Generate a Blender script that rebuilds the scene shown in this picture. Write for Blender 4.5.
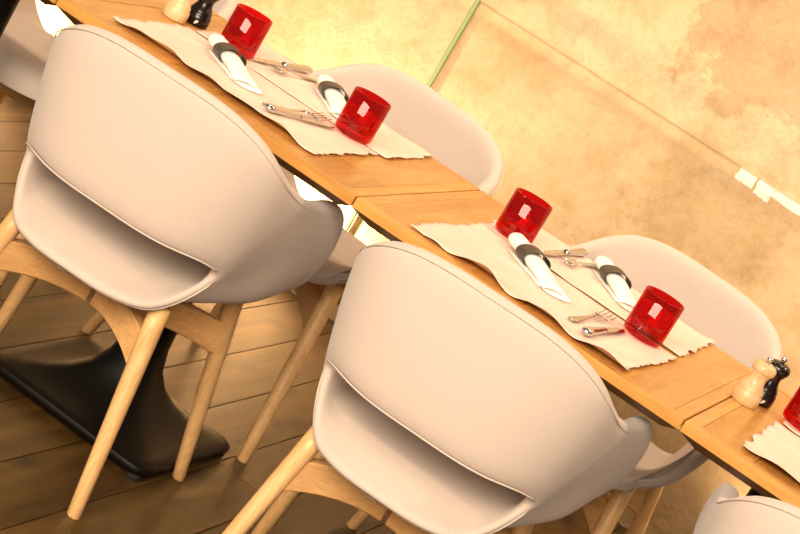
import bpy, bmesh, math, random
from mathutils import Vector, Matrix, noise

random.seed(7)
SC = bpy.context.scene
COL = SC.collection
for o in list(bpy.data.objects):
    bpy.data.objects.remove(o)

# ------------------------------------------------------------------ camera
def make_camera():
    yaw, pitch, roll = math.radians(16.245), math.radians(13.556), math.radians(30.6)
    fwd = Vector((-math.sin(yaw)*math.cos(pitch), math.cos(yaw)*math.cos(pitch), -math.sin(pitch)))
    right = Vector((math.cos(yaw), math.sin(yaw), 0))
    up = right.cross(fwd)
    r2 = right*math.cos(roll) + up*math.sin(roll)
    u2 = -right*math.sin(roll) + up*math.cos(roll)
    cam = bpy.data.cameras.new('camera')
    cam.sensor_width = 36.0
    cam.lens = 36.0*2122.0/800.0
    ob = bpy.data.objects.new('camera', cam)
    m = Matrix((r2, u2, -fwd)).transposed().to_4x4()
    m.translation = (1.149, -3.48, 1.563)
    ob.matrix_world = m
    COL.objects.link(ob)
    cam.clip_start = 0.05
    SC.camera = ob
make_camera()

# ------------------------------------------------------------------ light
W = bpy.data.worlds.new('room_light'); SC.world = W
W.use_nodes = True
W.node_tree.nodes['Background'].inputs[0].default_value = (1.0, 0.80, 0.56, 1)
W.node_tree.nodes['Background'].inputs[1].default_value = 0.18

def lamp(name, kind, loc, target, energy, color, **kw):
    L = bpy.data.lights.new(name, kind)
    L.energy = energy; L.color = color
    for k, v in kw.items():
        setattr(L, k, v)
    o = bpy.data.objects.new(name, L)
    o.location = loc
    d = Vector(target) - Vector(loc)
    o.rotation_euler = d.to_track_quat('-Z', 'Y').to_euler()
    COL.objects.link(o)
    return o
WARM = (1.0, 0.78, 0.55)
# ceiling lamps of the dining room: a row over the tables; the area light is a fill added behind the camera
lamp('ceiling_spot_light', 'SPOT', (2.0, 1.0, 2.9), (0.1, 0.35, 0.6), 52, WARM, spot_size=1.5, spot_blend=0.8, shadow_soft_size=0.05)
lamp('ceiling_spot_light', 'SPOT', (1.0, 0.75, 2.9), (-0.2, 0.3, 0.5), 24, WARM, spot_size=1.6, spot_blend=0.8, shadow_soft_size=0.05)
lamp('ceiling_spot_light', 'SPOT', (-0.9, 0.75, 2.9), (-0.6, 0.3, 0.5), 26, WARM, spot_size=1.6, spot_blend=0.8, shadow_soft_size=0.06)
lamp('room_fill_light', 'AREA', (0.3, -4.8, 2.8), (0.1, 0.0, 0.7), 400, (1.0, 0.82, 0.63), shape='RECTANGLE', size=4.5, size_y=2.0)

# unseen strip lights added near the ceiling to brighten the wall
lamp('wall_fill_light', 'AREA', (-0.8, 1.15, 2.9), (-0.8, 1.83, 0.9), 12, (1.0, 0.75, 0.50), shape='RECTANGLE', size=2.6, size_y=0.12, spread=2.0)
lamp('wall_fill_light', 'AREA', (1.9, 1.15, 2.9), (1.9, 1.83, 0.9), 10, (1.0, 0.75, 0.50), shape='RECTANGLE', size=2.6, size_y=0.12, spread=2.0)

SC.view_settings.view_transform = 'Standard'
SC.view_settings.look = 'None'
SC.view_settings.gamma = 1.0
SC.view_settings.use_curve_mapping = False
SC.view_settings.exposure = 0.48

# ------------------------------------------------------------------ materials
def new_mat(name):
    m = bpy.data.materials.new(name); m.use_nodes = True
    nt = m.node_tree
    return m, nt, nt.nodes['Principled BSDF']
def N(nt, t, **kw):
    n = nt.nodes.new(t)
    for k, v in kw.items():
        if k.startswith('i_'):
            n.inputs[k[2:].replace('_', ' ')].default_value = v
        else:
            setattr(n, k, v)
    return n
def coords(nt, scale=(1, 1, 1), rot=(0, 0, 0), gen='Object'):
    tc = N(nt, 'ShaderNodeTexCoord'); mp = N(nt, 'ShaderNodeMapping')
    mp.inputs['Scale'].default_value = scale; mp.inputs['Rotation'].default_value = rot
    nt.links.new(tc.outputs[gen], mp.inputs[0])
    return mp.outputs[0]
def ramp(nt, src, stops):
    r = N(nt, 'ShaderNodeValToRGB')
    el = r.color_ramp.elements
    while len(el) < len(stops): el.new(0.5)
    for e, (p, c) in zip(el, stops):
        e.position = p; e.color = (*c, 1) if len(c) == 3 else c
    nt.links.new(src, r.inputs[0])
    return r.outputs[0]
def mix(nt, a, b, fac, mode='MIX'):
    m = N(nt, 'ShaderNodeMix', data_type='RGBA', blend_type=mode)
    for s, v in ((0, fac), (6, a), (7, b)):
        if hasattr(v, 'is_output'): nt.links.new(v, m.inputs[s])
        elif s == 0: m.inputs[0].default_value = v
        else: m.inputs[s].default_value = (*v, 1)
    return m.outputs[2]
def bump(nt, src, bsdf, strength=0.3, dist=0.002):
    b = N(nt, 'ShaderNodeBump'); b.inputs['Strength'].default_value = strength
    b.inputs['Distance'].default_value = dist
    nt.links.new(src, b.inputs['Height']); nt.links.new(b.outputs[0], bsdf.inputs['Normal'])
def plain(name, col, rough=0.5, metal=0.0, **kw):
    m, nt, b = new_mat(name)
    b.inputs['Base Color'].default_value = (*col, 1)
    b.inputs['Roughness'].default_value = rough; b.inputs['Metallic'].default_value = metal
    for k, v in kw.items(): b.inputs[k.replace('_', ' ')].default_value = v
    return m

def wood(name, c1, c2, c3, scale, rough=0.45, rnd=True, knots=0.0, bscale=0.15, detail=(9, 2.5), grain=0.55):
    """grain runs along the axis with the smallest scale"""
    m, nt, b = new_mat(name)
    v = coords(nt, scale)
    if rnd:
        oi = N(nt, 'ShaderNodeObjectInfo')
        ml = N(nt, 'ShaderNodeVectorMath', operation='SCALE'); ml.inputs[0].default_value = (17.0, 31.0, 23.0)
        nt.links.new(oi.outputs['Random'], ml.inputs['Scale'])
        ad = N(nt, 'ShaderNodeVectorMath', operation='ADD')
        nt.links.new(v, ad.inputs[0]); nt.links.new(ml.outputs[0], ad.inputs[1]); v = ad.outputs[0]
    n1 = N(nt, 'ShaderNodeTexNoise', i_Scale=1.0, i_Detail=5.0, i_Distortion=1.2); nt.links.new(v, n1.inputs['Vector'])
    n2 = N(nt, 'ShaderNodeTexNoise', i_Scale=float(detail[0]), i_Detail=6.0); nt.links.new(v, n2.inputs['Vector'])
    a = ramp(nt, n1.outputs[0], [(0.3, c1), (0.5, c2), (0.7, c3)])
    g = ramp(nt, n2.outputs[0], [(0.35, (0.72, 0.66, 0.58)), (0.6, (1, 1, 1))])
    c = mix(nt, a, g, grain, 'MULTIPLY')
    if rnd:
        t = ramp(nt, oi.outputs['Random'], [(0, (0.80, 0.77, 0.72)), (0.5, (1, 1, 1)), (1, (1.1, 1.1, 1.08))])
        c = mix(nt, c, t, 0.8, 'MULTIPLY')
    if knots:
        kv = coords(nt, (5.5, 2.6, 1))
        if rnd:
            ad2 = N(nt, 'ShaderNodeVectorMath', operation='ADD')
            nt.links.new(kv, ad2.inputs[0]); nt.links.new(ml.outputs[0], ad2.inputs[1]); kv = ad2.outputs[0]
        vo = N(nt, 'ShaderNodeTexVoronoi', voronoi_dimensions='2D'); vo.inputs['Scale'].default_value = 1.0; nt.links.new(kv, vo.inputs['Vector'])
        k = ramp(nt, vo.outputs['Distance'], [(0.04, (1, 1, 1)), (0.17, (0, 0, 0))])
        km = N(nt, 'ShaderNodeMath', operation='MULTIPLY'); km.inputs[1].default_value = knots
        nt.links.new(k, km.inputs[0])
        c = mix(nt, c, tuple(x*0.35 for x in c1), km.outputs[0])
    nt.links.new(c, b.inputs['Base Color'])
    b.inputs['Roughness'].default_value = rough
    bump(nt, n2.outputs[0], b, bscale, 0.0008)
    return m

def fabric(name, col):
    m, nt, b = new_mat(name)
    v = coords(nt)
    w1 = N(nt, 'ShaderNodeTexWave', i_Scale=100.0, i_Distortion=0.3, i_Detail=1.0); w1.bands_direction = 'Y'
    w2 = N(nt, 'ShaderNodeTexWave', i_Scale=100.0, i_Distortion=0.3, i_Detail=1.0); w2.bands_direction = 'Z'
    n = N(nt, 'ShaderNodeTexNoise', i_Scale=320.0, i_Detail=2.0)
    for x in (w1, w2, n): nt.links.new(v, x.inputs['Vector'])
    tc = N(nt, 'ShaderNodeTexCoord'); sp = N(nt, 'ShaderNodeSeparateXYZ'); nt.links.new(tc.outputs['Normal'], sp.inputs[0])
    ab = N(nt, 'ShaderNodeMath', operation='ABSOLUTE'); nt.links.new(sp.outputs[2], ab.inputs[0])
    mr = N(nt, 'ShaderNodeMapRange'); mr.inputs[1].default_value = 0.70; mr.inputs[2].default_value = 0.78; nt.links.new(ab.outputs[0], mr.inputs[0])
    mx = N(nt, 'ShaderNodeMix'); nt.links.new(mr.outputs[0], mx.inputs[0]); nt.links.new(w2.outputs['Fac'], mx.inputs[2]); nt.links.new(w1.outputs['Fac'], mx.inputs[3])
    ma = N(nt, 'ShaderNodeMath', operation='ADD'); nt.links.new(mx.outputs[0], ma.inputs[0]); nt.links.new(n.outputs[0], ma.inputs[1])
    md = N(nt, 'ShaderNodeMath', operation='MULTIPLY'); md.inputs[1].default_value = 0.5; nt.links.new(ma.outputs[0], md.inputs[0])
    c = ramp(nt, md.outputs[0], [(0.25, tuple(x*0.88 for x in col)), (0.7, tuple(min(1, x*1.06) for x in col))])
    nt.links.new(c, b.inputs['Base Color'])
    b.inputs['Roughness'].default_value = 0.9
    b.inputs['Sheen Weight'].default_value = 0.25; b.inputs['Sheen Roughness'].default_value = 0.5
    bump(nt, md.outputs[0], b, 0.22, 0.0006)
    return m

def stone():
    m, nt, b = new_mat('limestone_plaster')
    v = coords(nt)
    n1 = N(nt, 'ShaderNodeTexNoise', i_Scale=2.2, i_Detail=7.0, i_Roughness=0.62)
    n2 = N(nt, 'ShaderNodeTexNoise', i_Scale=11.0, i_Detail=8.0, i_Roughness=0.7, i_Distortion=0.5)
    n3 = N(nt, 'ShaderNodeTexNoise', i_Scale=48.0, i_Detail=5.0, i_Roughness=0.7)
    n4 = N(nt, 'ShaderNodeTexNoise', i_Scale=3.4, i_Detail=9.0, i_Roughness=0.7)
    for x in (n1, n2, n3, n4): nt.links.new(v, x.inputs['Vector'])
    a = ramp(nt, n1.outputs[0], [(0.3, (0.70, 0.48, 0.27)), (0.5, (0.76, 0.55, 0.33)), (0.7, (0.82, 0.62, 0.41))])
    f = ramp(nt, n2.outputs[0], [(0.33, (0.70, 0.62, 0.52)), (0.55, (1, 1, 1)), (0.8, (1.08, 1.06, 1.02))])
    c = mix(nt, a, f, 0.55, 'MULTIPLY')
    g = ramp(nt, n3.outputs[0], [(0.3, (0.80, 0.74, 0.64)), (0.55, (1, 1, 1))])
    c = mix(nt, c, g, 0.5, 'MULTIPLY')
    # damp brownish stains with ragged outlines, where the old plaster has weathered
    def stain(cx, cz, r, soft, edge):
        s = N(nt, 'ShaderNodeVectorMath', operation='DISTANCE'); s.inputs[1].default_value = (cx, 0, cz)
        sep = N(nt, 'ShaderNodeSeparateXYZ'); nt.links.new(v, sep.inputs[0])
        cmb = N(nt, 'ShaderNodeCombineXYZ'); nt.links.new(sep.outputs[0], cmb.inputs[0]); nt.links.new(sep.outputs[2], cmb.inputs[2])
        nt.links.new(cmb.outputs[0], s.inputs[0])
        k = N(nt, 'ShaderNodeMath', operation='MULTIPLY_ADD'); k.inputs[1].default_value = -edge
        nt.links.new(n4.outputs[0], k.inputs[0]); nt.links.new(s.outputs['Value'], k.inputs[2])
        mr = N(nt, 'ShaderNodeMapRange'); mr.inputs[1].default_value = r - edge*0.5; mr.inputs[2].default_value = r - edge*0.5 + soft
        mr.inputs[3].default_value = 1.0; mr.inputs[4].default_value = 0.0
        nt.links.new(k.outputs[0], mr.inputs[0])
        return mr.outputs[0]
    for cx, cz, r, soft, edge, col, amt in ((0.16, 1.28, 0.21, 0.03, 0.7, (0.76, 0.72, 0.68), 0.9), (0.22, 0.80, 0.16, 0.05, 0.6, (0.82, 0.78, 0.70), 0.8),
                                       (0.5, 0.25, 0.35, 0.10, 0.7, (0.86, 0.80, 0.66), 0.7), (-0.38, 0.86, 0.05, 0.10, 0.5, (0.88, 0.78, 0.66), 0.7)):
        sf = stain(cx, cz, r, soft, edge)
        mm = N(nt, 'ShaderNodeMath', operation='MULTIPLY'); mm.inputs[1].default_value = amt; nt.links.new(sf, mm.inputs[0])
        c = mix(nt, c, col, mm.outputs[0], 'MULTIPLY')
    nt.links.new(c, b.inputs['Base Color'])
    b.inputs['Roughness'].default_value = 0.92
    ad = N(nt, 'ShaderNodeMath', operation='ADD'); nt.links.new(n2.outputs[0], ad.inputs[0]); nt.links.new(n3.outputs[0], ad.inputs[1])
    bump(nt, ad.outputs[0], b, 0.6, 0.006)
    return m

def thin_glass(name, tint, ior=1.45, rough=0.0):
    """clear coloured glass: light passes tinted, reflection by Fresnel"""
    m = bpy.data.materials.new(name); m.use_nodes = True
    nt = m.node_tree; nt.nodes.remove(nt.nodes['Principled BSDF'])
    out = nt.nodes['Material Output']
    t = N(nt, 'ShaderNodeBsdfTransparent'); t.inputs[0].default_value = (*tint, 1)
    g = N(nt, 'ShaderNodeBsdfGlossy'); g.inputs['Roughness'].default_value = rough
    lw = N(nt, 'ShaderNodeLayerWeight'); lw.inputs[0].default_value = 0.5
    pw = N(nt, 'ShaderNodeMath', operation='POWER'); pw.inputs[1].default_value = 5.0; nt.links.new(lw.outputs['Facing'], pw.inputs[0])
    fr = N(nt, 'ShaderNodeMapRange'); fr.inputs[3].default_value = ((ior-1)/(ior+1))**2; fr.inputs[4].default_value = 0.85
    nt.links.new(pw.outputs[0], fr.inputs[0])
    mx = N(nt, 'ShaderNodeMixShader')
    nt.links.new(fr.outputs[0], mx.inputs[0]); nt.links.new(t.outputs[0], mx.inputs[1]); nt.links.new(g.outputs[0], mx.inputs[2])
    nt.links.new(mx.outputs[0], out.inputs[0])
    return m

def paper(name, col):
    m, nt, b = new_mat(name)
    v = coords(nt)
    n = N(nt, 'ShaderNodeTexNoise', i_Scale=9.0, i_Detail=6.0); nt.links.new(v, n.inputs['Vector'])
    n2 = N(nt, 'ShaderNodeTexNoise', i_Scale=260.0, i_Detail=3.0); nt.links.new(v, n2.inputs['Vector'])
    c = ramp(nt, n.outputs[0], [(0.3, tuple(x*0.9 for x in col)), (0.7, tuple(min(1, x*1.05) for x in col))])
    nt.links.new(c, b.inputs['Base Color'])
    b.inputs['Roughness'].default_value = 0.85
    ad = N(nt, 'ShaderNodeMath', operation='MULTIPLY_ADD'); ad.inputs[1].default_value = 0.15
    nt.links.new(n2.outputs[0], ad.inputs[0]); nt.links.new(n.outputs[0], ad.inputs[2])
    bump(nt, ad.outputs[0], b, 0.25, 0.006)
    return m

M = dict(
    stone=stone(),
    floor=wood('smoked_oak', (0.048, 0.025, 0.005), (0.088, 0.046, 0.010), (0.140, 0.078, 0.020), (9, 0.9, 9), 0.42, True, 0.85, 0.3, (5, 2), 1.0),
    floor_gap=plain('floor_joint', (0.03, 0.016, 0.006), 0.9),
    oak_y=wood('oak_grain_across', (0.50, 0.235, 0.050), (0.61, 0.30, 0.072), (0.69, 0.37, 0.105), (16, 1.4, 16), 0.33),
    oak_x=wood('oak_grain_along', (0.50, 0.235, 0.050), (0.61, 0.30, 0.072), (0.69, 0.37, 0.105), (1.4, 16, 16), 0.33),
    oak_under_shade=wood('oak_underside_shade', (0.12, 0.06, 0.018), (0.15, 0.075, 0.022), (0.18, 0.09, 0.03), (1.4, 16, 16), 0.5),  # same oak, darkened to stand in for the shade under the table edge
    ash=wood('ash_leg', (0.66, 0.38, 0.150), (0.74, 0.45, 0.195), (0.80, 0.52, 0.245), (26, 26, 1.6), 0.42),
    ash_arm=wood('ash_curved_arm', (0.64, 0.35, 0.130), (0.70, 0.40, 0.160), (0.76, 0.46, 0.195), (5, 5, 34), 0.42),
    fabric=fabric('grey_beige_upholstery', (0.58, 0.48, 0.415)),
    piping=plain('upholstery_piping', (0.60, 0.50, 0.43), 0.9),
    black=plain('black_steel', (0.006, 0.005, 0.004), 0.42, 0.0, Specular_IOR_Level=0.16),
    rubber=plain('black_rubber', (0.01, 0.01, 0.01), 0.6),
    mat=paper('kraft_paper', (0.86, 0.67, 0.56)),
    napkin=paper('white_napkin', (0.90, 0.87, 0.83)),
    ring=plain('dark_grey_band', (0.055, 0.045, 0.035), 0.45),
    steel=plain('polished_steel', (0.60, 0.60, 0.60), 0.16, 1.0),
    red=thin_glass('red_glass', (0.80, 0.010, 0.005), 1.5),
    beech=wood('turned_beech', (0.72, 0.48, 0.24), (0.80, 0.56, 0.31), (0.86, 0.64, 0.38), (20, 20, 3), 0.35),
    blackmill=plain('black_lacquer', (0.008, 0.006, 0.005), 0.22),
    white=plain('white_print', (0.9, 0.88, 0.85), 0.6),
    clear=thin_glass('clear_glass', (0.993, 0.997, 0.990), 1.22),
    glassedge=plain('green_glass_edge', (0.30, 0.38, 0.17), 0.3),
    plaster=paper('white_plaster', (0.93, 0.90, 0.84)),
    brass=plain('zip_metal', (0.10, 0.07, 0.045), 0.5, 0.3),
)

# ------------------------------------------------------------------ helpers
def obj(name, me, mat=None, parent=None, loc=None, rot=None, smooth=False):
    if isinstance(me, bmesh.types.BMesh):
        b = me; me = bpy.data.meshes.new(name); b.to_mesh(me); b.free()
    if mat is not None and not me.materials: me.materials.append(mat)
    if smooth:
        for f in me.polygons: f.use_smooth = True
    o = bpy.data.objects.new(name, me)
    if parent: o.parent = parent
    if loc: o.location = loc
    if rot: o.rotation_euler = rot
    COL.objects.link(o)
    return o
def tag(o, label=None, cat=None, group=None, kind=None):
    for k, v in (('label', label), ('category', cat), ('group', group), ('kind', kind)):
        if v: o[k] = v
    return o
def empty(name, loc=(0, 0, 0), rz=0.0):
    o = bpy.data.objects.new(name, None)
    o.location = loc; o.rotation_euler = (0, 0, rz); o.empty_display_size = 0.05
    COL.objects.link(o)
    return o
def copy_tree(o, parent=None):
    c = o.copy(); COL.objects.link(c)
    if parent: c.parent = parent
    for ch in list(o.children): copy_tree(ch, c)
    return c
def box_mesh(x0, x1, y0, y1, z0, z1, bevel=0.0, segs=1):
    b = bmesh.new()
    bmesh.ops.create_cube(b, size=1.0)
    for v in b.verts:
        v.co = Vector(((x0+x1)/2 + v.co.x*(x1-x0), (y0+y1)/2 + v.co.y*(y1-y0), (z0+z1)/2 + v.co.z*(z1-z0)))
    if bevel: bmesh.ops.bevel(b, geom=b.edges[:], offset=bevel, segments=segs, affect='EDGES', profile=0.5)
    return b
def lathe(profile, n=32, close_top=True, close_bottom=True):
    b = bmesh.new(); rings = []
    for r, z in profile:
        if r < 1e-6: rings.append([b.verts.new((0, 0, z))])
        else: rings.append([b.verts.new((r*math.cos(2*math.pi*k/n), r*math.sin(2*math.pi*k/n), z)) for k in range(n)])
    for a, c in zip(rings, rings[1:]):
        for k in range(n):
            k2 = (k+1) % n
            if len(a) == 1 and len(c) == 1: continue
            if len(a) == 1: b.faces.new((a[0], c[k2], c[k]))
            elif len(c) == 1: b.faces.new((a[k], a[k2], c[0]))
            else: b.faces.new((a[k], a[k2], c[k2], c[k]))
    if close_bottom and len(rings[0]) > 1: b.faces.new(rings[0][::-1])
    if close_top and len(rings[-1]) > 1: b.faces.new(rings[-1])
    bmesh.ops.recalc_face_normals(b, faces=b.faces[:])
    return b
def frame_at(d, ref=Vector((0, 0, 1))):
    d = d.normalized()
    if abs(d.dot(ref)) > 0.97: ref = Vector((1, 0, 0))
    s = d.cross(ref).normalized(); t = s.cross(d).normalized()
    return s, t
def sweep(points, radii, n=10, closed=False, cap=True, squash=1.0):
    """tube through points; radii a number or a list"""
    b = bmesh.new(); rings = []; P = [Vector(p) for p in points]; m = len(P)
    for i, p in enumerate(P):
        d = (P[(i+1) % m] - P[i-1]) if closed else (P[min(i+1, m-1)] - P[max(i-1, 0)])
        s, t = frame_at(d)
        r = radii[i] if hasattr(radii, '__len__') else radii
        rings.append([b.verts.new(p + s*math.cos(2*math.pi*k/n)*r + t*math.sin(2*math.pi*k/n)*r*squash) for k in range(n)])
    for i in range(m if closed else m-1):
        a, c = rings[i], rings[(i+1) % m]
        for k in range(n):
            b.faces.new((a[k], a[(k+1) % n], c[(k+1) % n], c[k]))
    if cap and not closed:
        b.faces.new(rings[0][::-1]); b.faces.new(rings[-1])
    bmesh.ops.recalc_face_normals(b, faces=b.faces[:])
    return b
def grid_mesh(rows, closed_u=False):
    b = bmesh.new()
    V = [[b.verts.new(p) for p in r] for r in rows]
    for i in range(len(V)-1):
        n = len(V[i])
        for j in range(n if closed_u else n-1):
            b.faces.new((V[i][j], V[i][(j+1) % n], V[i+1][(j+1) % n], V[i+1][j]))
    return b

# ------------------------------------------------------------------ setting
YW = 1.828
wall = obj('wall_back', box_mesh(-6.0, 4.0, 0, 0.3, 0, 3.2), M['stone'], loc=(0, YW, 0))
tag(wall, 'weathered honey coloured limestone plaster wall behind the tables', kind='structure')
def blob(pts, depth, name, mat, parent):
    b = bmesh.new()
    fv = [b.verts.new((x, 0, z)) for x, z in pts]
    f = b.faces.new(fv)
    r = bmesh.ops.extrude_face_region(b, geom=[f])
    for v in r['geom']:
        if isinstance(v, bmesh.types.BMVert): v.co.y += depth
    bmesh.ops.recalc_face_normals(b, faces=b.faces[:])
    return obj(name, b, mat, parent)
def ragged(x0, x1, z0, z1, amp, seed):
    rr = random.Random(seed); pts = []
    n = 7
    for k in range(n): pts.append((x0+(x1-x0)*k/n + rr.uniform(-amp, amp), z0+rr.uniform(-amp, amp)))
    for k in range(3): pts.append((x1+rr.uniform(-amp, amp), z0+(z1-z0)*k/3+rr.uniform(-amp, amp)))
    for k in range(n): pts.append((x1+(x0-x1)*k/n + rr.uniform(-amp, amp), z1+rr.uniform(-amp*0.4, amp*0.4)))
    for k in range(3): pts.append((x0+rr.uniform(-amp, amp), z1+(z0-z1)*k/3+rr.uniform(-amp, amp)))
    return pts
for pts in (ragged(0.240, 0.290, 0.914, 0.946, 0.0025, 3), ragged(0.298, 0.345, 0.906, 0.948, 0.003, 5), ragged(0.345, 0.50, 0.922, 0.948, 0.003, 8)):
    blob([(x, z) for x, z in pts], 0.006, 'plaster_patch', M['plaster'], wall).location = (0, -0.004, 0)

floor = obj('floor', box_mesh(-6, 4, -6, YW, -0.05, -0.012), M['floor_gap'])
tag(floor, 'brown smoked oak plank floor', kind='structure')
def build_floor():
    wd = 0.1525
    cache = {}
    rr = random.Random(4)
    k0 = round((-2.6+0.133)/wd)
    for k in range(k0, k0+24):
        x0 = -0.133 + k*wd
        y = -1.6 + rr.uniform(-0.9, 0)
        while y < YW:
            L = rr.choice((1.1, 1.3, 1.6))
            if y + L > YW: L = YW - y
            if L > 0.12:
                L = round(L, 2)
                if L not in cache:
                    bm = box_mesh(0.0011, wd-0.0011, 0.001, L-0.001, -0.012, 0.0, 0.0008)
                    me = bpy.data.meshes.new('plank'); bm.to_mesh(me); bm.free(); me.materials.append(M['floor']); cache[L] = me
                obj('plank', cache[L], parent=floor, loc=(x0, y, 0))
            y += L
build_floor()

# glass sheets in front of the wall
def glass_panel(x0, x1, label):
    b = box_mesh(x0, x1, -0.005, 0.005, 0.004, 0.95)
    me = bpy.data.meshes.new('glass_panel'); b.to_mesh(me); b.free()
    me.materials.append(M['clear']); me.materials.append(M['glassedge'])
    for f in me.polygons:
        f.material_index = 1 if abs(f.normal.x) > 0.9 or f.normal.z > 0.9 else 0
    o = obj('glass_panel', me, loc=(0, 1.81, 0))
    tag(o, label, 'glass panel', 'glass sheets guarding the wall')
    return o
gp = glass_panel(-0.572, 2.6, 'clear glass sheet guarding the wall, right of the green vertical edge')
obj('polished_edge', box_mesh(-0.5835, -0.5725, -0.006, 0.005, 0.004, 0.95, 0.001), M['glassedge'], gp)
glass_panel(-3.6, -0.584, 'clear glass sheet guarding the wall, left of the green vertical edge')

# uplight let into the floor at the foot of the wall
def uplight(x, y, lab, power):
    r = empty('floor_uplight', (x, y, 0))
    tag(r, lab, 'uplight', 'floor uplights')
    obj('trim_ring', lathe([(0.030, 0.0005), (0.048, 0.0005), (0.048, 0.004), (0.030, 0.004), (0.030, 0.0005)], 28, False, False), M['steel'], r, smooth=False)
    m, nt, b = new_mat('uplight_lens')
    b.inputs['Base Color'].default_value = (1, .95, .85, 1)
    b.inputs['Emission Color'].default_value = (1, 0.86, 0.66, 1); b.inputs['Emission Strength'].default_value = 20
    obj('lens', lathe([(0.030, 0.0005), (0.030, 0.003), (0.0, 0.0035)], 28), m, r)
    l = lamp('uplight_beam', 'SPOT', (x, y, 0.03), (x+0.02, YW+0.15, 1.0), power, (1.0, 0.74, 0.48), spot_size=2.4, spot_blend=1.0, shadow_soft_size=0.03)
uplight(-0.74, 1.62, 'round floor uplight at the foot of the wall, hidden behind the chairs', 62)
uplight(-1.80, 1.62, 'round unseen uplight added at the foot of the wall, out of view on the left', 48)  # extra light added out of view to brighten the wall at the left
uplight(0.95, 1.62, 'round unseen uplight added at the foot of the wall, out of view on the right', 28)  # unseen, put in to lift the dim wall at the lower right

# ------------------------------------------------------------------ tables
def make_table(name, x0, x1, label, columns, seed):
    D = 0.69; H = 0.75; g = 0.0015
    rr = random.Random(seed)
    cx = (x0+x1)/2
    t = empty(name, (cx, D/2, 0))
    tag(t, label, 'table', 'oak tables in a row')
    hx, hy = (x1-x0)/2 - g, D/2
    lip = 0.026
    # lipping strips all round the top
    for y0, y1 in ((-hy, -hy+lip), (hy-lip, hy)):
        obj('edge_strip', box_mesh(-hx, hx, y0, y1, H-0.021, H, 0.0012), M['oak_x'], t)
    for xa, xb in ((-hx, -hx+lip), (hx-lip, hx)):
        obj('edge_strip', box_mesh(xa, xb, -hy+lip+0.0004, hy-lip-0.0004, H-0.021, H, 0.001), M['oak_y'], t)
    # field boards across the table
    n = max(5, round((2*hx-2*lip)/0.108)); w = (2*hx-2*lip)/n
    fy0, fy1 = -hy+lip+0.0006, hy-lip-0.0006
    for k in range(n):
        xa = -hx+lip+k*w
        cuts = [fy0, fy0+(fy1-fy0)*rr.choice((0.28, 0.45, 0.62, 0.75)), fy1] if k % 2 else [fy0, fy1]
        for a, c in zip(cuts, cuts[1:]):
            obj('board', box_mesh(xa+0.0004, xa+w-0.0004, a+0.0003, c-0.0003, H-0.020, H-0.0004, 0.0006), M['oak_y'], t)
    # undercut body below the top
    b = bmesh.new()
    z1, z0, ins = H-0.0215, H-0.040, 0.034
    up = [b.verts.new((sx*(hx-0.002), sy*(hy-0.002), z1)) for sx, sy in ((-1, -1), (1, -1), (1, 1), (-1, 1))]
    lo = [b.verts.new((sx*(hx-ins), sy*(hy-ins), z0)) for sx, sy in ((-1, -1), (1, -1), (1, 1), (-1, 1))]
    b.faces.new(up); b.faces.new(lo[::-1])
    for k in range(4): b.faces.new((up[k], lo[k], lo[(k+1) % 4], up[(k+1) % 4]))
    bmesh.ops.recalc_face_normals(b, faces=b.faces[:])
    obj('undercut_body', b, M['oak_under_shade'], t)
    for c in columns:
        px = c - cx
        # column, mounting plate and flared square foot
        obj('mounting_plate', box_mesh(px-0.14, px+0.14, -0.14, 0.14, H-0.050, H-0.040, 0.002), M['black'], t)
        obj('column', lathe([(0.042, 0.30), (0.042, H-0.050)], 28), M['black'], t, loc=(px, 0, 0), smooth=False)
        half = 0.2085
        rows = []
        prof = [(0.0, 0.013, 1.0), (0.0, 0.026, 1.0), (0.02, 0.031, 1.0), (0.12, 0.034, 0.97), (0.26, 0.040, 0.9), (0.40, 0.050, 0.78), (0.54, 0.067, 0.58), (0.65, 0.093, 0.36), (0.73, 0.13, 0.18), (0.775, 0.18, 0.06), (0.793, 0.24, 0.0), (0.798, 0.30, 0.0)]
        for s, z, sq in prof:
            h = half*(1-s); row = []
            for k in range(64):
                a = 2*math.pi*(k+0.5)/64
                ca, sa = math.cos(a), math.sin(a)
                e = 2.0 + sq*sq*14.0
                r = (abs(ca)**e + abs(sa)**e)**(-1.0/e)
                row.append((px + h*r*ca, h*r*sa, z))
            rows.append(row)
        b = grid_mesh(rows, True)
        b.verts.ensure_lookup_table()
        b.faces.new([b.verts[k] for k in range(64)][::-1]); b.faces.new([b.verts[len(b.verts)-64+k] for k in range(64)])
        bmesh.ops.recalc_face_normals(b, faces=b.faces[:])
        ft = obj('flared_foot', b, M['black'], t, smooth=True)
        for sx in (-1, 1):
            for sy in (-1, 1):
                obj('glide', lathe([(0.016, 0.0), (0.018, 0.003), (0.018, 0.0135)], 14), M['rubber'], ft, loc=(px+sx*0.185, sy*0.185, 0))
    return t
make_table('dining_table', -1.4, -0.7, 'oak table cut off by the upper left corner of the photo', (-1.005,), 1)
make_table('dining_table', -0.7, 0.0, 'oak table on a flared black foot, with two red glasses, nearest the green glass edge', (-0.345,), 2)
make_table('dining_table', 0.0, 0.7, 'oak table in the middle, set with two red glasses, mills beyond its right end', (0.36,), 3)
make_table('dining_table', 0.7, 1.9, 'oak table at the right edge, carrying the pale wooden mill', (0.865, 1.72), 4)

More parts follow.
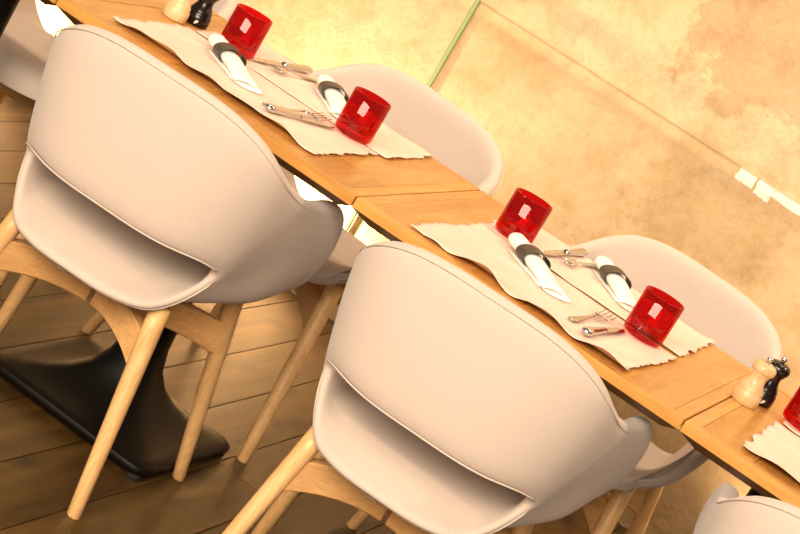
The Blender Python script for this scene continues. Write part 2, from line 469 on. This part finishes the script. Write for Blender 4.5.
# ------------------------------------------------------------------ chairs
def chair_proto():
    T = [(0, -.284, .806), (.074, -.284, .806), (.150, -.273, .797), (.209, -.250, .773), (.240, -.209, .739), (.253, -.150, .711), (.262, -.084, .692), (.268, -.018, .685), (.278, .034, .690),
         (.286, .078, .662), (.285, .114, .592), (.262, .155, .508), (.213, .195, .438), (.130, .222, .402), (0, .232, .392)]
    A = [(0, -.264, .520), (.068, -.262, .520), (.130, -.248, .522), (.178, -.218, .524), (.206, -.170, .520), (.226, -.115, .545), (.250, -.060, .573), (.266, -.005, .584), (.277, .045, .594),
         (.283, .092, .577), (.275, .125, .535), (.249, .163, .475), (.203, .200, .438), (.124, .226, .425), (0, .236, .420)]
    B = [(0, -.278, .395), (.065, -.276, .395), (.124, -.260, .400), (.168, -.225, .420), (.201, -.172, .480), (.206, -.112, .492), (.222, -.055, .498), (.247, 0, .502), (.257, .045, .500),
         (.258, .090, .490), (.245, .128, .470), (.221, .165, .452), (.178, .195, .442), (.108, .215, .440), (0, .224, .440)]
    S = [(0, -.190, .424), (.055, -.188, .424), (.100, -.175, .425), (.135, -.150, .427), (.158, -.115, .428), (.172, -.075, .430), (.182, -.030, .430), (.186, .015, .430), (.186, .060, .430),
         (.180, .100, .432), (.166, .132, .434), (.146, .160, .436), (.115, .180, .440), (.070, .196, .442), (0, .203, .442)]
    C0 = Vector((0, 0, 0.422))
    V3 = lambda a: [Vector(x) for x in a]
    T, A, B, S = V3(T), V3(A), V3(B), V3(S)
    U = [(t+a)/2 + Vector((a.x*0.03, -0.006 if i < 3 else 0, 0)) for i, (t, a) in enumerate(zip(T, A))]
    Vr = []
    for i, (p, q) in enumerate(zip(B, S)):
        m = (p+q)/2
        out = Vector((m.x, m.y, 0)); out = out.normalized() if out.length > 1e-5 else Vector((0, 0, 0))
        dz = max(0.0, p.z-q.z)
        Vr.append(m + out*dz*0.22 - Vector((0, 0, dz*0.22)))
    S2 = [s*0.55 + C0*0.45 for s in S]
    rows = [T, U, A, B, Vr, S, S2]
    # mirror to a full turn: columns -14..14 (0 = middle of the back, +-14 = middle of the front)
    def full(r):
        left = [Vector((-v.x, v.y, v.z)) for v in r[1:-1]]
        return r + left[::-1]
    rows = [full(r) for r in rows]
    def interpolating(r):
        # control points whose closed cubic B-spline passes through r
        c = [v.copy() for v in r]; m = len(r)
        for _ in range(60):
            c = [c[k] + (r[k] - (c[k-1] + c[k]*4 + c[(k+1) % m])/6)*1.1 for k in range(m)]
        return c
    rows = [interpolating(r) for r in rows]
    n = len(rows[0])
    b = bmesh.new()
    dl = b.verts.layers.deform.verify()
    Vv = [[b.verts.new(p) for p in r] for r in rows]
    c = b.verts.new(C0)
    for i in range(len(rows)-1):
        for j in range(n):
            j2 = (j+1) % n
            if i == 2:
                cj = j if j <= 14 else j - n
                if -4 <= cj < 4: continue      # the opening between back and seat
            b.faces.new((Vv[i][j], Vv[i][j2], Vv[i+1][j2], Vv[i+1][j]))
    for j in range(n):
        b.faces.new((Vv[-1][j], Vv[-1][(j+1) % n], c))
    bmesh.ops.recalc_face_normals(b, faces=b.faces[:])
    # thickness per row: slim back, fuller seat
    for i, r in enumerate(Vv):
        for j, v in enumerate(r):
            cj = j if j <= 14 else n - j
            th = (.86, .86, .80, .80, .90, .95, 1.0)[i]
            if cj > 8: th = max(th, .82)
            if i == 3 and cj < 5: th = .36
            if i == 4 and cj < 5: th = .6
            v[dl][0] = th
    c[dl][0] = 1.0
    root = empty('tub_chair')
    me = bpy.data.meshes.new('shell'); b.to_mesh(me); b.free(); me.materials.append(M['fabric'])
    for f in me.polygons: f.use_smooth = True
    sh = bpy.data.objects.new('shell', me); COL.objects.link(sh); sh.parent = root
    sh.vertex_groups.new(name='thick')
    # smooth middle surface, for the piping
    s0 = sh.modifiers.new('smooth', 'SUBSURF'); s0.levels = s0.render_levels = 2
    dg = bpy.context.evaluated_depsgraph_get(); dg.update()
    ev = sh.evaluated_get(dg).to_mesh()
    eb = bmesh.new(); eb.from_mesh(ev)
    eb.normal_update()
    loops = []
    be = {e for e in eb.edges if e.is_boundary}
    while be:
        e = be.pop(); start, cur = e.verts; lp = [start, cur]
        while cur != start:
            nx = [x for x in cur.link_edges if x in be]
            if not nx: break
            be.discard(nx[0]); cur = nx[0].other_vert(cur); lp.append(cur)
        loops.append(lp[:-1] if lp[-1] == lp[0] else lp)
    loops.sort(key=len, reverse=True)
    def inner_dir(v):
        d = Vector((0, 0, 0))
        for e in v.link_edges:
            if not e.is_boundary: d += e.other_vert(v).co - v.co
        return d.normalized() if d.length else d
    ctr = Vector((0, 0.0, 0.62))
    paths = []
    for li, lp in enumerate(loops):
        pts = []
        for v in lp:
            nrm = v.normal.copy()
            outw = Vector((v.co.x, v.co.y, -0.25 if v.co.z < 0.5 else 0.0))
            if nrm.dot(outw) < 0: nrm = -nrm
            pts.append((v.co + inner_dir(v)*(0.013 if li == 0 else 0.008) + nrm*(0.0155 if li == 0 else 0.0140 if v.co.z > 0.512 else 0.0072), v.co.copy()))
        paths.append(pts)
    rim = [p for p, _ in paths[0]]
    low = [p for p, q in paths[1]]
    eb.free(); sh.evaluated_get(dg).to_mesh_clear()
    sh.modifiers.clear()
    a = sh.modifiers.new('first', 'SUBSURF'); a.levels = a.render_levels = 1
    so = sh.modifiers.new('padding', 'SOLIDIFY'); so.thickness = 0.042; so.offset = 0.0; so.vertex_group = 'thick'
    z = sh.modifiers.new('round', 'SUBSURF'); z.levels = z.render_levels = 2
    obj('piping', sweep(rim, 0.0011, 6, True), M['piping'], sh, smooth=True)
    obj('piping', sweep(low, 0.0018, 6, True), M['piping'], sh, smooth=True)
    # zip end under the rear lip of the seat
    zb = sweep([(-.024, -.281, .393), (-.016, -.284, .3895), (-.006, -.282, .391), (.004, -.284, .3885)], 0.0016, 6)
    obj('zip_end', zb, M['brass'], root)
    # legs
    legs = {}
    for sx in (-1, 1):
        for nm, top, foot in (('rear', (sx*.157, -.190, .408), (sx*.220, -.236, 0)), ('front', (sx*.184, .105, .418), (sx*.244, .196, 0))):
            top, foot = Vector(top), Vector(foot)
            d = top - foot
            zs = [0, .006, .25, .6, .9, 1.0]; rs = [.0115, .0135, .0152, .0175, .0192, .0195]
            b = bmesh.new(); rings = []
            for k, r in zip(zs, rs):
                p = foot + d*k
                rings.append([b.verts.new(p + Vector((math.cos(q*math.pi/8)*r, math.sin(q*math.pi/8)*r, 0))) for q in range(16)])
            for r1, r2 in zip(rings, rings[1:]):
                for q in range(16): b.faces.new((r1[q], r1[(q+1) % 16], r2[(q+1) % 16], r2[q]))
            b.faces.new(rings[0][::-1]); b.faces.new(rings[-1])
            bmesh.ops.recalc_face_normals(b, faces=b.faces[:])
            lg = obj('leg', b, M['ash'], root, smooth=True)
            legs[(nm, sx)] = (top, foot)
    def on_leg(k, zz):
        t, f = legs[k]
        return f + (t-f)*(zz/(t.z-f.z))
    # four curved arms that meet under the seat
    hub = Vector((0.0, -.075, 0))
    for key, mat in ((('rear', -1), M['ash_arm']), (('rear', 1), M['ash_arm']), (('front', -1), M['ash_arm']), (('front', 1), M['ash_arm'])):
        p0 = on_leg(key, 0.32); e = hub - p0; e.z = 0; L = e.length; e.normalize()
        side = Vector((0, 0, 1)).cross(e)
        b = bmesh.new(); sec = []
        for q in range(11):
            t = q/10
            d = 0.006 + (L-0.006-0.0135)*t
            k = 1-(1-t)**2.0
            arch = 4*t*(1-t)*0.010
            zt = 0.348 + 0.004*k + arch; zb_ = 0.284 + 0.014*k + arch
            w = 0.0135
            pp = Vector((p0.x, p0.y, 0)) + e*d
            sec.append([b.verts.new(pp + side*x + Vector((0, 0, z))) for x, z in ((-w, zb_), (w, zb_), (w, zt), (-w, zt))])
        for a_, c_ in zip(sec, sec[1:]):
            for q in range(4): b.faces.new((a_[q], a_[(q+1) % 4], c_[(q+1) % 4], c_[q]))
        b.faces.new(sec[0][::-1]); b.faces.new(sec[-1])
        bmesh.ops.recalc_face_normals(b, faces=b.faces[:])
        es = [x for x in b.edges if len(x.link_faces) == 2 and x.calc_face_angle(0) > 0.8]
        bmesh.ops.bevel(b, geom=es, offset=0.003, segments=1, affect='EDGES')
        obj('cross_arm', b, mat, root)
    return root
chair0 = chair_proto()
CH = [((-.350, .072), 4.5, 'beige tub chair in front of the black flared table foot, back to us'),
      ((.350, .055), 4, 'beige tub chair seen from behind, nearest the middle of the photo, low foreground'),
      ((1.10, .03), 0, 'beige tub chair of which only an arm shows, lower right corner'),
      ((-.330, .805), 172, 'beige tub chair across the table, its back crossing the green glass edge'),
      ((.410, .812), 174, 'beige tub chair across the table, behind the red glass with the mills to its right'),
      ((-1.05, .76), 180, 'beige tub chair across the table at the upper left, seat and rail showing')]
for i, ((x, y), rz, lab) in enumerate(CH):
    o = chair0 if i == 0 else copy_tree(chair0)
    o.location = (x, y, 0); o.rotation_euler = (0, 0, math.radians(rz))
    tag(o, lab, 'chair', 'upholstered tub chairs at the tables')

# ------------------------------------------------------------------ table setting
TZ = 0.75
def placemat(x0, x1, y0, y1, label, seed, near, rz=0.0):
    nx, ny = 44, 30
    rr = random.Random(seed); off = Vector((seed*3.7, seed*1.3, 0))
    t = empty('placemat', ((x0+x1)/2, (y0+y1)/2, TZ), math.radians(rz))
    tag(t, label, 'placemat', 'paper placemats on the tables')
    cx, cy = (x0+x1)/2, (y0+y1)/2
    def height(u, v):
        h = 0.0012 + 0.0013*(noise.noise(Vector((u*5, v*4, seed)))+1)
        e = (1-v) if near else v                 # 1 at the diner's own edge
        h += max(0, e-0.86)/0.14 * (0.018 if near else 0.004)*max(0, noise.noise(Vector((u*7, 0.3, seed*2.1)))+0.42)
        for q in (u, 1-u):
            h += max(0, 0.06-q)/0.06 * 0.006*max(0, noise.noise(Vector((0.7+q, v*9, seed*1.7)))+0.3)
        return h
    top = []; 
    def pos(i, j):
        u, v = i/(nx-1), j/(ny-1)
        x = x0+(x1-x0)*u; y = y0+(y1-y0)*v
        wu = max(0, 1-min(u, 1-u)/0.05); wv = max(0, 1-min(v, 1-v)/0.06)
        x += wu*(0.009*noise.noise(Vector((v*9, 2.2, seed)))+0.006*noise.noise(Vector((v*31, 5.2, seed))))
        y += wv*0.004*noise.noise(Vector((u*12, 7.1, seed)))
        return x-cx, y-cy, height(u, v)
    b = bmesh.new(); th = 0.0007
    P = [[pos(i, j) for i in range(nx)] for j in range(ny)]
    Vt = [[b.verts.new((x, y, z+th)) for x, y, z in r] for r in P]
    Vb = [[b.verts.new((x, y, z)) for x, y, z in r] for r in P]
    for j in range(ny-1):
        for i in range(nx-1):
            b.faces.new((Vt[j][i], Vt[j][i+1], Vt[j+1][i+1], Vt[j+1][i]))
            b.faces.new((Vb[j][i], Vb[j+1][i], Vb[j+1][i+1], Vb[j][i+1]))
    def wallq(a, c): b.faces.new((Vb[a[0]][a[1]], Vb[c[0]][c[1]], Vt[c[0]][c[1]], Vt[a[0]][a[1]]))
    for i in range(nx-1): wallq((0, i), (0, i+1)); wallq((ny-1, i+1), (ny-1, i))
    for j in range(ny-1): wallq((j+1, 0), (j, 0)); wallq((j, nx-1), (j+1, nx-1))
    obj('sheet', b, M['mat'], t, smooth=True)
    # two embossed lines beside each short edge
    for uu in (0.105, 0.13, 0.87, 0.895):
        pts = []
        for j in range(1, ny-1):
            u = uu; v = j/(ny-1)
            pts.append((x0+(x1-x0)*u-cx, y0+(y1-y0)*v-cy, height(u, v)+th))
        obj('embossed_line', sweep(pts, 0.0009, 4, squash=0.6), M['mat'], t)
    return t
placemat(-.618, -.132, .066, .394, 'paper placemat under the black-banded napkin beside the wooden mill, near side', 1, True)
placemat(-.606, -.120, .402, .684, 'paper placemat at the far side, under the red glass below the green glass edge', 2, False)
placemat(.110, .572, .022, .382, 'paper placemat in the middle, near side, its torn corner over the front chair', 3, True, -3.5)
placemat(.118, .578, .398, .684, 'paper placemat in the middle, far side, running beneath the right red glass', 4, False)
placemat(.795, 1.30, .050, .388, 'paper placemat at the right edge of the photo, near side', 5, True)
placemat(.800, 1.30, .405, .684, 'paper placemat at the right edge of the photo, far side', 6, False)

MZ = TZ + 0.0050
# tumblers
def tumbler():
    r = empty('tumbler')
    ro, h = 0.0405, 0.088
    prof = [(0, .0), (.034, 0), (ro-.001, .004), (ro, .010), (ro, h-.001), (ro-.0012, h), (ro-.0026, h-.001), (ro-.0028, .022), (ro-.006, .0165), (0, .0155)]
    obj('glass_body', lathe(prof, 48, False, False), M['red'], r, smooth=True)
    return r
g0 = tumbler()
GL = [(-.527, .442, 'red glass tumbler beside the black mill, leftmost'), (-.203, .395, 'red glass tumbler below the green glass edge'),
      (.170, .440, 'red glass tumbler standing behind a white napkin, middle of the table row'), (.505, .338, 'red glass tumbler on the middle table, nearest the wooden mill'),
      (.825, .468, 'red glass tumbler cut off by the right edge of the photo')]
for i, (x, y, lab) in enumerate(GL):
    o = g0 if i == 0 else copy_tree(g0)
    o.location = (x, y, MZ); tag(o, lab, 'tumbler', 'red glass tumblers')

# napkins rolled in dark bands
def napkin():
    r = empty('rolled_napkin')
    L = 0.225; a, bb = 0.029, 0.0155
    rows = []; n = 70; turns = 2.6
    th = 0.0016
    for k in range(15):
        s = k/14
        y = (s-0.5)*L
        tap = 0.80 + 0.24*s + 0.05*math.sin(s*7)
        prof = []
        for q in range(n):
            f = q/(n-1)
            ang = -f*turns*2*math.pi + 0.6
            rad = 0.34 + 0.66*f
            px = a*tap*rad*math.cos(ang); pz = bb*rad*math.sin(ang)*(1.0-0.62*s**3)
            yy = y + (0.022*(f-0.5) if k in (0, 14) else 0.0) - 0.10*px*(1 if k == 14 else 0)
            prof.append((px, yy, pz + bb*(1.0-0.62*s**3) + 0.001))
        rows.append(prof)
    b = grid_mesh(rows)
    bmesh.ops.recalc_face_normals(b, faces=b.faces[:])
    me = bpy.data.meshes.new('cloth'); b.to_mesh(me); b.free()
    o = obj('cloth', me, M['napkin'], r, smooth=True)
    so = o.modifiers.new('weave', 'SOLIDIFY'); so.thickness = th; so.offset = 0
    # folded end flap lying under the roll
    fl = [[(-.032+0.006*(j == 0)+x*0.058, -.065+j*0.040, 0.0012+0.0008*math.sin(j*1.3+x*3)) for x in [k/6 for k in range(7)]] for j in range(5)]
    fb = grid_mesh(fl); fo = obj('flap', fb, M['napkin'], r, smooth=True)
    s2 = fo.modifiers.new('weave', 'SOLIDIFY'); s2.thickness = 0.0018; s2.offset = 0
    rows = []
    for rad, y in ((1.10, -.020), (1.10, .020), (1.165, .020), (1.165, -.020), (1.10, -.020)):
        rows.append([(a*0.93*rad*math.cos(2*math.pi*k/40), y, bb*rad*math.sin(2*math.pi*k/40)+bb+0.0012) for k in range(40)])
    rb = grid_mesh(rows, True); bmesh.ops.recalc_face_normals(rb, faces=rb.faces[:])
    obj('band', rb, M['ring'], r, loc=(0, -0.018, 0))
    return r
n0 = napkin()
# (far-left end) -> (near-right end)
NP = [((-.545, .365), (-.365, .200), 'white rolled napkin in a dark band beside the leftmost red glass'),
      ((-.402, .640), (-.255, .455), 'white rolled napkin in a dark band tucked behind the red glass under the green edge'),
      ((.178, .392), (.368, .188), 'white rolled napkin in a dark band, pointing from red glass to the front chair'),
      ((.296, .672), (.440, .470), 'white rolled napkin in a dark band, left of the red glass nearest the mills')]
for i, (p, q, lab) in enumerate(NP):
    o = n0 if i == 0 else copy_tree(n0)
    d = Vector((q[0]-p[0], q[1]-p[1]))
    o.location = ((p[0]+q[0])/2, (p[1]+q[1])/2, MZ)
    o.rotation_euler = (0, 0, math.atan2(-d.x, d.y))
    tag(o, lab, 'napkin', 'rolled napkins')

# cutlery: handle end at y=0, working end at +y
def flat_part(stations, n=10):
    """stations: (y, half width, half thickness, z)"""
    rows = []
    for y, w, t, z in stations:
        rows.append([(w*math.cos(2*math.pi*k/n), y, z+t*math.sin(2*math.pi*k/n)) for k in range(n)])
    b = grid_mesh(rows, True); b.verts.ensure_lookup_table()
    b.faces.new([b.verts[k] for k in range(n)]); b.faces.new([b.verts[len(b.verts)-n+k] for k in range(n)])
    bmesh.ops.recalc_face_normals(b, faces=b.faces[:])
    return b
def fork():
    r = empty('fork')
    obj('handle', flat_part([(0, .004, .0012, .003), (.004, .0085, .0018, .003), (.018, .0098, .0022, .003), (.045, .0070, .0022, .0036), (.080, .0040, .0021, .0052), (.110, .0030, .0020, .0085), (.126, .0034, .0019, .0105)]), M['steel'], r, smooth=True)
    h = obj('head', flat_part([(.124, .0034, .0018, .0104), (.131, .0080, .0014, .0098), (.138, .0135, .0013, .0078), (.146, .0148, .0013, .0062), (.151, .0148, .0012, .0058)]), M['steel'], r, smooth=True)
    for k in range(4):
        x = -.0126 + k*.0084
        b = flat_part([(.148, .0021, .0012, .0058), (.170, .0018, .0011, .0062), (.186, .0016, .0010, .0092), (.198, .0009, .0007, .0128)], 6)
        obj('tine', b, M['steel'], h, loc=(x, 0, 0), smooth=True)
    return r
def knife():
    r = empty('table_knife')
    obj('handle', flat_part([(0, .004, .003, .0085), (.003, .0088, .0062, .0085), (.012, .0112, .0080, .0085), (.026, .0102, .0076, .0085), (.055, .0080, .0062, .0080), (.086, .0062, .0050, .0075), (.098, .0074, .0056, .0075), (.102, .0074, .0056, .0075)], 14), M['steel'], r, smooth=True)
    st = []
    for k in range(12):
        s = k/11
        w = 0.0098*(1 - max(0, s-0.72)**2*9.5)*(0.75+0.25*min(1, s*5))
        st.append((.100+.118*s, max(.0008, w), .0010*(1-s*0.5), .0070-.0035*s))
    obj('blade', flat_part(st, 8), M['steel'], r, smooth=True)
    return r
f0, k0 = fork(), knife()
def put(o, a, b, lab, cat, grp, first, z=MZ):
    c = o if first else copy_tree(o)
    d = Vector((b[0]-a[0], b[1]-a[1]))
    c.location = (a[0], a[1], z); c.rotation_euler = (0, 0, math.atan2(-d.x, d.y))
    tag(c, lab, cat, grp)
CUT = [('f', (-.305, .165), (-.255, .345), 'fork near the front edge, beside the leftmost napkin, tines toward the red glass'),
       ('f', (-.418, .650), (-.452, .470), 'fork across the table, behind the leftmost napkin and glass'),
       ('f', (.420, .115), (.440, .310), 'fork on the near placemat below the right red glass'),
       ('f', (.300, .665), (.272, .480), 'fork across the table, right of the middle red glass'),
       ('k', (-.285, .135), (-.225, .340), 'table knife near the front edge, beside the leftmost napkin'),
       ('k', (-.452, .672), (-.490, .465), 'table knife across the table, behind the leftmost napkin and glass'),
       ('k', (.462, .072), (.480, .290), 'table knife with a bulbous handle below the right red glass'),
       ('k', (.258, .678), (.238, .470), 'table knife across the table, right of the middle red glass')]
seen = set()
for kind, a, b, lab in CUT:
    put(f0 if kind == 'f' else k0, a, b, lab, 'fork' if kind == 'f' else 'knife', 'forks' if kind == 'f' else 'table knives', kind not in seen)
    seen.add(kind)

# mills
def mill(name, mat, loc, lab, mark=False, s=1.0):
    r = empty(name, loc)
    prof = [(0, 0), (.0245, 0), (.0262, .002), (.0268, .014), (.0262, .024), (.0240, .0262), (.0246, .0285), (.0238, .032), (.0205, .038), (.0168, .046), (.0155, .053), (.0165, .059), (.0190, .064), (.0195, .0655), (0, .0655)]
    obj('body', lathe([(a*s, z*s) for a, z in prof], 36), mat, r, smooth=True)
    head = [(0, .066), (.0190, .066), (.0222, .068), (.0235, .073), (.0228, .079), (.0190, .0845), (.0125, .0870), (0, .0878)]
    h = obj('head', lathe([(a*s, z*s) for a, z in head], 36), mat, r, smooth=True)
    kn = [(0, .0875), (.0042, .0875), (.0032, .0900), (.0062, .0930), (.0066, .0955), (.0048, .0985), (0, .0995)]
    obj('knob', lathe([(a*s, z*s) for a, z in kn], 18), M['steel'], h, smooth=True)
    if mark:
        b = bmesh.new()
        pts = [(-.0030, .005), (.0005, .0055), (.0012, .0078), (.0046, .0095), (.0042, .0135), (-.0008, .0132), (-.0022, .0095)]
        rad = 0.0272*s
        ang = math.radians(-90+16+8)
        fr = []; bk = []
        for u, z in pts:
            a = ang + u/rad
            fr.append(b.verts.new((rad*math.cos(a), rad*math.sin(a), z*s))); bk.append(b.verts.new((rad*.975*math.cos(a), rad*.975*math.sin(a), z*s)))
        b.faces.new(fr); b.faces.new(bk[::-1])
        for k in range(len(pts)): b.faces.new((fr[k], bk[k], bk[(k+1) % len(pts)], fr[(k+1) % len(pts)]))
        bmesh.ops.recalc_face_normals(b, faces=b.faces[:])
        tag(obj('maker_mark', b, M['white'], r), 'small white printed mark')
    tag(r, lab, 'mill', 'salt and pepper mills')
    return r
mill('pepper_mill', M['beech'], (-.660, .395, TZ), 'pale beech mill at the top left, beside the leftmost placemat')
mill('pepper_mill', M['blackmill'], (-.645, .468, TZ), 'black lacquered mill with a white mark at the top left', True)
mill('pepper_mill', M['beech'], (.722, .385, TZ), 'pale beech mill on the bare oak between the right hand placemats')
mill('pepper_mill', M['blackmill'], (.735, .466, TZ), 'black lacquered mill half hidden behind the pale mill at the right', True)
